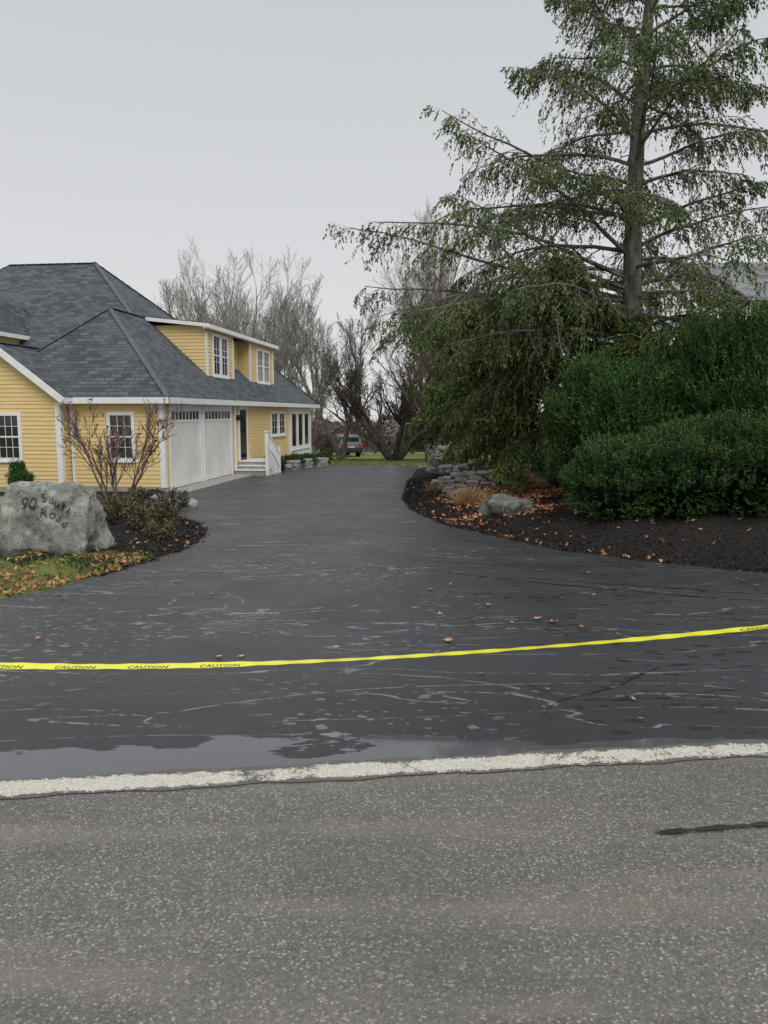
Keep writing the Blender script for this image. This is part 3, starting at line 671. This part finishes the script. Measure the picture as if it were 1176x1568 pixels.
blob('hedge',3,ebl([(3.75,12.35,.55,.72,.85,.62),(4.6,12.2,.62,.8,.95,.68),(5.5,12.1,.62,.85,.95,.70),(6.4,11.9,.6,.9,.95,.68),(7.4,11.7,.6,.9,.95,.66),(8.4,11.5,.6,.9,.9,.66),(4.0,12.9,.6,.7,.8,.62),(5.2,13,.68,.9,.8,.68)]),14000,.12,14,.042,fol_hedge,.45,.86)

blob('evergreen_shrub',14,ebl([(-9.35,19.6,.42,.18,.18,.42),(-9.2,19.5,.25,.24,.2,.3)]),700,.1,14,.04,fol_yew,.6)
blob('evergreen_shrub',15,ebl([(-10.3,19.3,.2,.3,.3,.25)]),500,.1,14,.04,fol_hedge,.5)
make_bare('red_leaf_shrub',21,at(-5.3,15.2),bark_red,levels=(4,4,4,3),L0=1.55,r0=.03,nst=6,stem_tilt=.45,spread=.6,up=.05,leafmat=leaf_red,nleaf=170,leafsize=.08,minr=.0045)
make_bare('garden_shrub',22,at(-3.75,12.3),bark_brown,levels=(5,4,4),L0=.5,r0=.012,nst=9,stem_tilt=.7,spread=.7,up=.05,leafmat=leaf_olive,nleaf=1300,leafsize=.045,minr=.003)
make_bare('garden_shrub',23,at(-4.5,13.0),bark_brown,levels=(5,4,4),L0=.5,r0=.012,nst=9,stem_tilt=.7,spread=.7,up=.05,leafmat=leaf_olive,nleaf=1300,leafsize=.045,minr=.003)
make_bare('garden_shrub',24,at(-4.4,16.0),bark_brown,levels=(5,4,4),L0=.45,r0=.012,nst=9,stem_tilt=.8,spread=.7,up=.05,leafmat=leaf_olive,nleaf=400,leafsize=.05,minr=.004)
make_bare('garden_shrub',25,at(-3.35,11.4),bark_brown,levels=(4,4,3),L0=.28,r0=.008,nst=8,stem_tilt=.8,spread=.7,up=.05,leafmat=leaf_olive,nleaf=700,leafsize=.04,minr=.003)
make_bare('garden_shrub',26,at(-6.6,14.5),bark_brown,levels=(4,4,3),L0=.4,r0=.01,nst=8,stem_tilt=.8,spread=.7,up=.05,leafmat=leaf_olive,nleaf=900,leafsize=.05,minr=.003)
make_bare('garden_shrub',27,at(-6.2,19.3),bark_brown,levels=(4,4,3),L0=.3,r0=.01,nst=8,stem_tilt=.8,spread=.7,up=.05,leafmat=leaf_olive,nleaf=600,leafsize=.05,minr=.003)
for i,(x,y) in enumerate([(-3.7,31.5),(-3.3,33.2),(-2.9,36.5),(-4.3,30.2)]):
    blob('evergreen_shrub',30+i,ebl([(x,y,.2,.38,.35,.3)]),450,.1,12,.05,fol_hedge if i%2 else fol_yew,.5)

def stonepile(name,seed,stones):
    rng=np.random.default_rng(seed); mb=MB()
    for (x,y,z,a,b_,c_,rz) in stones:
        k=len(mb.v); mb.obox((x,y,z),(a/2*math.cos(rz),a/2*math.sin(rz),0),(-b_/2*math.sin(rz),b_/2*math.cos(rz),0),(0,0,c_/2))
        for j in range(k,k+8):
            p=mb.v[j]; mb.v[j]=(p[0]+rng.normal(0,.018),p[1]+rng.normal(0,.018),p[2]+rng.normal(0,.012))
    return mb.build(name,[stone],bevel=.025)
def wall_stones(x0,y0,x1,y1,h,course,seed,thick=.35):
    rng=np.random.default_rng(seed); out=[]; L_=math.hypot(x1-x0,y1-y0); rz=math.atan2(y1-y0,x1-x0); z=0
    while z<h:
        c=course*rng.uniform(.7,1.3); s_=rng.uniform(-.15,0)
        while s_<L_:
            w=rng.uniform(.16,.42); 
            if rng.random()>.06 or z<h*.5:
                sx=x0+(x1-x0)*(s_+w/2)/L_; sy=y0+(y1-y0)*(s_+w/2)/L_
                out.append((sx,sy+rng.normal(0,.02),gz(sx,sy)-.03+z+c/2,w*.96,thick,c*.94,rz+rng.normal(0,.05)))
            s_+=w
        z+=c
    return out
stonepile('stone_wall',1,wall_stones(1.62,19.3,2.62,19.0,.5,.10,1)+wall_stones(1.55,20.1,2.5,19.9,.66,.11,2))
stonepile('stone_wall',2,wall_stones(1.75,30,2.9,29.8,.85,.14,3)+wall_stones(1.7,27.5,2.8,27.2,.6,.14,5))
stonepile('stone_wall',3,wall_stones(4.0,20.5,6.5,20.2,.40,.12,4))
stonepile('stone_wall',4,wall_stones(-3.75,30.3,-2.75,35.2,.4,.13,6))
def rockmesh(name,seed,loc,sc,mat,sub=4,amp=.2):
    import bmesh
    from mathutils import noise as mn
    bm=bmesh.new(); bmesh.ops.create_icosphere(bm,subdivisions=sub,radius=1)
    for v in bm.verts:
        d=v.co.normalized(); n=mn.noise(d*1.3+Vector((seed*3.1,0,0)))*amp*1.6+mn.noise(d*3+Vector((0,seed,0)))*amp*.6+mn.noise(d*8)*amp*.25+mn.noise(d*20)*amp*.08
        d2=Vector([math.copysign(abs(c)**.72,c) for c in d]); v.co=d2*(1+n); v.co=Vector((v.co.x*sc[0],v.co.y*sc[1],v.co.z*sc[2]))
    me=bpy.data.meshes.new(name); bm.to_mesh(me); bm.free(); me.materials.append(mat)
    for p in me.polygons: p.use_smooth=True
    o=bpy.data.objects.new(name,me); o.location=loc; return link(o)
bo=rockmesh('boulder',3,(-4.12,9.5,gz(-4.12,9.5)+.34),(.60,.46,.52),rock_m,5,.22)
rockmesh('garden_rock',5,at(2.15,14.0,.08),(.33,.28,.23),rock_d,4,.35)
rockmesh('garden_rock',6,at(2.6,14.3,.05),(.20,.18,.14),rock_d,4,.3)
for i,(x,y,s_) in enumerate([(-4.75,17.0,.25),(-5.3,18.2,.22),(-4.3,16.9,.18),(-2.9,35.5,.3),(-3.3,34,.28),(3.3,20.0,.2),(1.6,23.2,.2)]): rockmesh('garden_rock',8+i,at(x,y,.05),(s_,s_*.8,s_*.6),stone,3,.3)
def text_verts(s,size):
    cu=bpy.data.curves.new('t','FONT'); cu.body=s; cu.size=size; cu.resolution_u=3; ob=bpy.data.objects.new('t',cu); col.objects.link(ob)
    bpy.context.view_layer.update(); dg=bpy.context.evaluated_depsgraph_get(); me=bpy.data.meshes.new_from_object(ob.evaluated_get(dg))
    v=[tuple(x.co) for x in me.vertices]; f=[list(p.vertices) for p in me.polygons]; bpy.data.objects.remove(ob); bpy.data.meshes.remove(me); return v,f
bl_=Vector(bo.location)
bvh=BVHTree.FromPolygons([v.co+bl_ for v in bo.data.vertices],[list(p.vertices) for p in bo.data.polygons])
mb=MB()
def put(s,size,cx,cz,rot):
    v,f=text_verts(s,size); k=len(mb.v); ca,sa=math.cos(rot),math.sin(rot)
    for p in v:
        px=bl_.x+cx+p[0]*ca-p[1]*sa; pz=bl_.z+cz+p[0]*sa+p[1]*ca
        hit=bvh.ray_cast(Vector((px,5,pz)),Vector((0,1,0)))
        yv=hit[0].y-.022 if hit[0] else bl_.y-.3
        mb.v.append((px,yv,pz))
    for q_ in f: mb.f.append([k+i for i in q_]); mb.m.append(0)
put('90',.19,-.20,.21,.02)
for ch,x,z,r in [('S',.03,.29,.1),('o',.11,.28,-.25),('u',.18,.25,-.45),('t',.25,.21,-.6),('h',.29,.16,-.75),('R',.02,.12,-.1),('o',.11,.11,-.3),('a',.18,.07,-.45),('d',.24,.01,-.6)]: put(ch,.14,x,z,r)
lt=mb.build('lettering',[dark]); lt.parent=bo; lt.matrix_parent_inverse=Matrix.Translation(bl_).inverted()

# ------------------------------------------------------------------ leaf litter, chips, grass
def maple(P,yaw,size,rng,flat=.25):
    ang=np.linspace(0,2*pi,11)[:-1]; rad=np.array([1,.45,.85,.4,.6,.3,.6,.4,.85,.45])
    base=np.stack([np.cos(ang)*rad,np.sin(ang)*rad,.18*rad**2],-1)*.5
    base=np.concatenate([[[0,0,0]],base]); n=len(P)
    ca,sa=np.cos(yaw),np.sin(yaw); S=np.broadcast_to(size,(n,))[:,None,None]
    v=base[None]*S
    v=v*np.stack([np.ones(n),rng.uniform(.6,1,n),rng.uniform(-.5,2.2,n)],-1)[:,None,:]
    x=v[...,0]*ca[:,None]-v[...,1]*sa[:,None]; y=v[...,0]*sa[:,None]+v[...,1]*ca[:,None]
    tx=rng.normal(0,flat,n)[:,None]; ty=rng.normal(0,flat,n)[:,None]
    z=v[...,2]+tx*x+ty*y; V=np.stack([x,y,z],-1)+P[:,None,:]
    f=np.array([[0,i,i%10+1] for i in range(1,11)]); F=(f[None]+(np.arange(n)*11)[:,None,None]).reshape(-1,3); return V.reshape(-1,3),F
rng=np.random.default_rng(5)
def scatter(n,fx,lift=.015):
    x,y=fx(n); return np.stack([x,y,T(x,y)+lift],-1)
def rightbed(n):
    y=rng.uniform(9,28,n*8); x=XR(y)+rng.uniform(.05,6.5,n*8)
    d=.014+.95*np.exp(-(((x-2.7)/.95)**2+((y-16.8)/2.6)**2))+.9*np.exp(-(((x-3.6)/1.4)**2+((y-20)/3)**2))+.12*np.exp(-((x-XR(y)-.15)/.15)**2)*(y<16)+.7*np.exp(-(((x-1.5)/.22)**2+((y-13.8)/.7)**2))
    d*=.35+.65*(np.sin(x*3.1+y*1.7)+np.sin(x*1.3-y*2.9)>-.5); k=rng.random(n*8)<d; return x[k][:n],y[k][:n]
A_=Acc()
P=scatter(8000,rightbed,.02); v,f=maple(P,rng.uniform(0,6.28,len(P)),rng.uniform(.06,.12,len(P)),rng,.4); A_.add(v,f)
def leftfront(n):
    y=rng.uniform(6.7,9.2,n*4); x=XL(y)-rng.exponential(.9,n*4)-.02; k=(x>-6.5)&(rng.random(n*4)<np.where(np.sin(x*4+y*3)+np.sin(x*7-y*5)>-.3,1,.15)); return x[k][:n],y[k][:n]
P=scatter(900,leftfront,.02); v,f=maple(P,rng.uniform(0,6.28,len(P)),rng.uniform(.05,.11,len(P)),rng,.4); A_.add(v,f)
def leftbed(n):
    y=rng.uniform(9,21,n); x=XL(y)-rng.exponential(.8,n)-.02; return x,y
P=scatter(300,leftbed,.02); v,f=maple(P,rng.uniform(0,6.28,len(P)),rng.uniform(.05,.11,len(P)),rng,.4); A_.add(v,f)
n=45; y=rng.uniform(4.2,20,n); x=rng.uniform(-2.4,2.2,n)*(.6+y/20); P=np.stack([x,y,G(y)+.02],-1); v,f=maple(P,rng.uniform(0,6.28,n),rng.uniform(.04,.07,n),rng,.15); A_.add(v,f)
L_=np.array([(.46,5.35,.13),(.46,6.15,.10),(1.32,5.9,.13),(1.22,6.0,.11),(1.52,5.75,.09),(-1.1,4.95,.09),(-.95,4.97,.08),(.45,7.2,.1),(1.4,4.15,.06),(-2.5,5.4,.08),(-1.1,8.6,.1),(-2.1,7.6,.08),(.95,4.3,.06),(1.35,3.85,.06),(.9,6.5,.09),(-1.9,5.8,.07)])
P=np.stack([L_[:,0],L_[:,1],G(L_[:,1])+.022],-1); v,f=maple(P,rng.uniform(0,6.28,len(P)),L_[:,2],rng,.15); A_.add(v,f)
def lawn(n): return rng.uniform(-8,7,n),rng.uniform(36,60,n)
P=scatter(900,lawn,.03); v,f=maple(P,rng.uniform(0,6.28,len(P)),rng.uniform(.1,.16,len(P)),rng,.3); A_.add(v,f)
A_.build('fallen_leaves',[leaf_or])
A_=Acc()
def chipsR(n): y=rng.uniform(6.5,26,n); x=XR(y)+rng.exponential(1.2,n)-.04; return x,y
def chipsL(n): y=rng.uniform(8.4,20,n); x=XL(y)-rng.exponential(.8,n)+.04; return x,y
for fx,n in ((chipsR,26000),(chipsL,9000)):
    P=scatter(n,fx,.012); P[:,2]+=rng.uniform(0,.02,n); v,f=leaves(P,rng.normal(0,1,(n,3))*np.array([1,1,.35]),rng.normal(0,1,(n,3)),rng.uniform(.02,.07,n),rng.uniform(.01,.025,n)); A_.add(v,f)
A_.build('mulch_chips',[chipm])
def gl(n): y=rng.uniform(6.3,9.4,n); x=XL(y)-rng.exponential(1.2,n)-.03; return x,y
n=9000; P=scatter(n,gl,0); D=rng.normal(0,.5,(n,3)); D[:,2]=1; v,f=leaves(P,D,rng.normal(0,1,(n,3)),rng.uniform(.03,.08,n),.007); A_=Acc(); A_.add(v,f)
n=16000; x=rng.uniform(-9,8,n); y=rng.uniform(35.8,52,n); P=np.stack([x,y,T(x,y)],-1); D=rng.normal(0,.4,(n,3)); D[:,2]=1; v,f=leaves(P,D,rng.normal(0,1,(n,3)),rng.uniform(.06,.14,n),.03); A_.add(v,f)
A_.build('grass',[grassb])
def tuft(name,x,y,h,n,m):
    D=rng.normal(0,.5,(n,3)); D[:,2]=1; P=np.array([[x,y,gz(x,y)]])+rng.normal(0,.07,(n,3))*np.array([1,1,0]); P3,T3=polyl(P,D,h*rng.uniform(.6,1.1,n),5,.05,-.18,rng)
    v,f=tubes(P3,np.full(P3.shape[:2],.006)*np.linspace(1,.3,5),3); a=Acc(); a.add(v,f); a.build(name,[m])
tuft('ornamental_grass',1.75,16.2,.55,260,straw); tuft('ornamental_grass',2.2,15.4,.4,150,straw); tuft('ornamental_grass',1.3,20.5,.35,120,straw)

# ------------------------------------------------------------------ caution tape
yel,nt,b=M('tape_yellow',.3,(.76,.74,.03),.5)
xk=[-5.2,-4,-2.17,-1.17,0,1.04,2.17,4.6]; zk=np.array([-1.05,-1.24,-1.382,-1.42,-1.363,-1.306,-1.211,-.80])+1.6
cf=np.polyfit(xk,zk,5)
tz=lambda x:float(np.polyval(cf,x)); ty_=lambda x:4.2+.03*x
def tang(x):
    base=math.radians(np.interp(x,[-5,-2.2,-1,-.4,0,1.2,2.2,5],[14,7,3,-4,-6,-5,1,20])); return base+.035*math.sin(x*5)+.02*math.sin(x*13+1)
def tp(x,w): a=tang(x); return (x,ty_(x)+w*math.cos(a),tz(x)+w*math.sin(a)+.0015*math.sin(x*31+w*40))
mb=MB(); xx=np.linspace(-5.2,4.6,500)
for i in range(499):
    for j in range(3):
        w0=-.0375+.025*j; w1=w0+.025
        mb.poly([tp(xx[i],w0),tp(xx[i+1],w0),tp(xx[i+1],w1),tp(xx[i],w1)],0)
x=-5.0-.03
while x<4.4:
    v,f=text_verts('CAUTION',.05); k=len(mb.v)
    for p in v:
        q_=tp(x+p[0],-.034+p[1]); mb.v.append((q_[0],q_[1],q_[2]+.003))
    for q_ in f: mb.f.append([k+i for i in q_]); mb.m.append(1)
    x+=.40 if x<-1.2 or x>1.4 else 3.05
ct=empty('caution_tape'); mb.build('ribbon',[yel,dark],ct)
wood=noisy('wood',(.2,.13,.07),(.36,.25,.14),8,.8)
for x in (-5.2,4.6):
    mb=MB(); g0=float(G(ty_(x))); mb.box(x-.02,x+.02,ty_(x)-.02,ty_(x)+.02,g0,tz(x)+.25); mb.obox((x,ty_(x),g0+.03),(.1,0,0),(0,.1,0),(0,0,.03)); mb.build('stake',[wood],ct,bevel=.004)

# ------------------------------------------------------------------ parked car
C=empty('parked_car',at(-3.35,63),.35)
cp=noisy('car_paint',(.02,.05,.06),(.03,.06,.075),2,.25,0); tyre,_,_b=M('tyre',.8,(.02,.02,.02)); redl,_,_b=M('tail_lamp',.3,(.55,.03,.03)); chrome,_,_b=M('hub',.3,(.5,.5,.5))
prof=[(-2.25,.45),(-2.3,.75),(-2.22,1.0),(-2.05,1.45),(-1.9,1.68),(-1.5,1.75),(.2,1.74),(.55,1.62),(1.05,1.12),(2.0,1.0),(2.25,.8),(2.28,.45),(1.85,.35),(-1.85,.35)]
mb=MB()
def inset(z): return .92 if z<1.12 else .92-(z-1.12)*.28
nP=len(prof)
for i in range(nP):
    a,b2=prof[i],prof[(i+1)%nP]; mb.poly([(-inset(a[1]),a[0],a[1]),(inset(a[1]),a[0],a[1]),(inset(b2[1]),b2[0],b2[1]),(-inset(b2[1]),b2[0],b2[1])],0)
for s_ in(-1,1): mb.poly([(s_*inset(p[1]),p[0],p[1]) for p in (prof if s_<0 else prof[::-1])],0)
mb.build('body',[cp],C,bevel=.03)
mb=MB()
mb.obox((0,-2.09,1.36),(.68,0,0),(0,.045,.20),(0,-.012,.004),0)
mb.obox((0,.84,1.38),(.68,0,0),(0,-.19,.19),(0,.012,.012),0)
for s_ in(-1,1):
    for (a,b2) in ((-1.75,-1.0),(-.9,-.1),(0,.5)): mb.obox((s_*.875,(a+b2)/2,1.4),(.012,0,0),(0,(b2-a)/2,0),(-s_*.045,0,.17),0)
    mb.box(s_*.8-.12,s_*.8+.12,-2.33,-2.2,.85,1.1,1); mb.box(s_*.7-.15,s_*.7+.15,2.2,2.3,.72,.88,2)
mb.box(-.9,.9,-2.4,-2.2,.42,.62,3); mb.box(-.9,.9,2.2,2.36,.4,.6,3); mb.box(-.25,.25,-2.33,-2.28,.78,.9,2)
mb.build('glass_and_lamps',[glassm,redl,chrome,dark],C,bevel=.01)
for sx in(-1,1):
    for yk in(-1.4,1.4):
        a=Acc(); P=np.array([[[sx*.95,yk,.35],[sx*.93,yk,.35],[sx*.72,yk,.35]]])
        v,f=tubes(P,np.full((1,3),.35),20); a.add(v,f,0)
        ang=np.linspace(0,2*pi,21)[:-1]
        ring=np.stack([np.full(20,sx*.952),yk+np.cos(ang)*.35,.35+np.sin(ang)*.35],-1); a.add(np.concatenate([[[sx*.952,yk,.35]],ring]),np.array([[0,i+1,(i+1)%20+1] for i in range(20)]),0)
        ring=np.stack([np.full(20,sx*.958),yk+np.cos(ang)*.2,.35+np.sin(ang)*.2],-1); a.add(np.concatenate([[[sx*.96,yk,.35]],ring]),np.array([[0,i+1,(i+1)%20+1] for i in range(20)]),1)
        a.build('wheel',[tyre,chrome],parent=C)

# ------------------------------------------------------------------ light, sky, camera
w=bpy.data.worlds.new('World'); scene.world=w; w.use_nodes=True; nt=w.node_tree; bg=nt.nodes['Background']
el=math.radians(45)
sk=N(nt,'ShaderNodeTexSky',sky_type='NISHITA'); sk.sun_disc=False; sk.sun_elevation=el
tc=N(nt,'ShaderNodeTexCoord'); sx=N(nt,'ShaderNodeSeparateXYZ'); L(nt,tc.outputs['Generated'],sx.inputs[0])
gcol=ramp(nt,sx.outputs[2],[(0,(7.6,7.6,7.65)),(.12,(7.3,7.35,7.45)),(.5,(5.9,6.1,6.3)),(1,(13.5,13.8,14.))])
L(nt,mix(nt,.05,gcol,sk.outputs[0]),bg.inputs['Color']); bg.inputs['Strength'].default_value=.1
sun=bpy.data.lights.new('sun','SUN'); sun.energy=1.5; sun.angle=math.radians(35); sun.color=(1,.975,.94)
so=link(bpy.data.objects.new('sun',sun))
d=Vector((math.cos(el)*.45,-math.cos(el)*.9,math.sin(el))); so.rotation_euler=d.to_track_quat('Z','Y').to_euler(); so.location=(5,-10,20)
sk.sun_rotation=math.atan2(d.x,d.y)
cam=bpy.data.cameras.new('camera'); cam.sensor_fit='VERTICAL'; cam.sensor_height=34.6; cam.sensor_width=25.95; cam.lens=26; cam.clip_end=3000; cam.clip_start=.05
co=link(bpy.data.objects.new('camera',cam)); co.location=(0,0,1.6); co.rotation_euler=(math.radians(90-7.35),0,0); scene.camera=co
scene.view_settings.view_transform='Standard'; scene.view_settings.look='None'; scene.view_settings.exposure=0
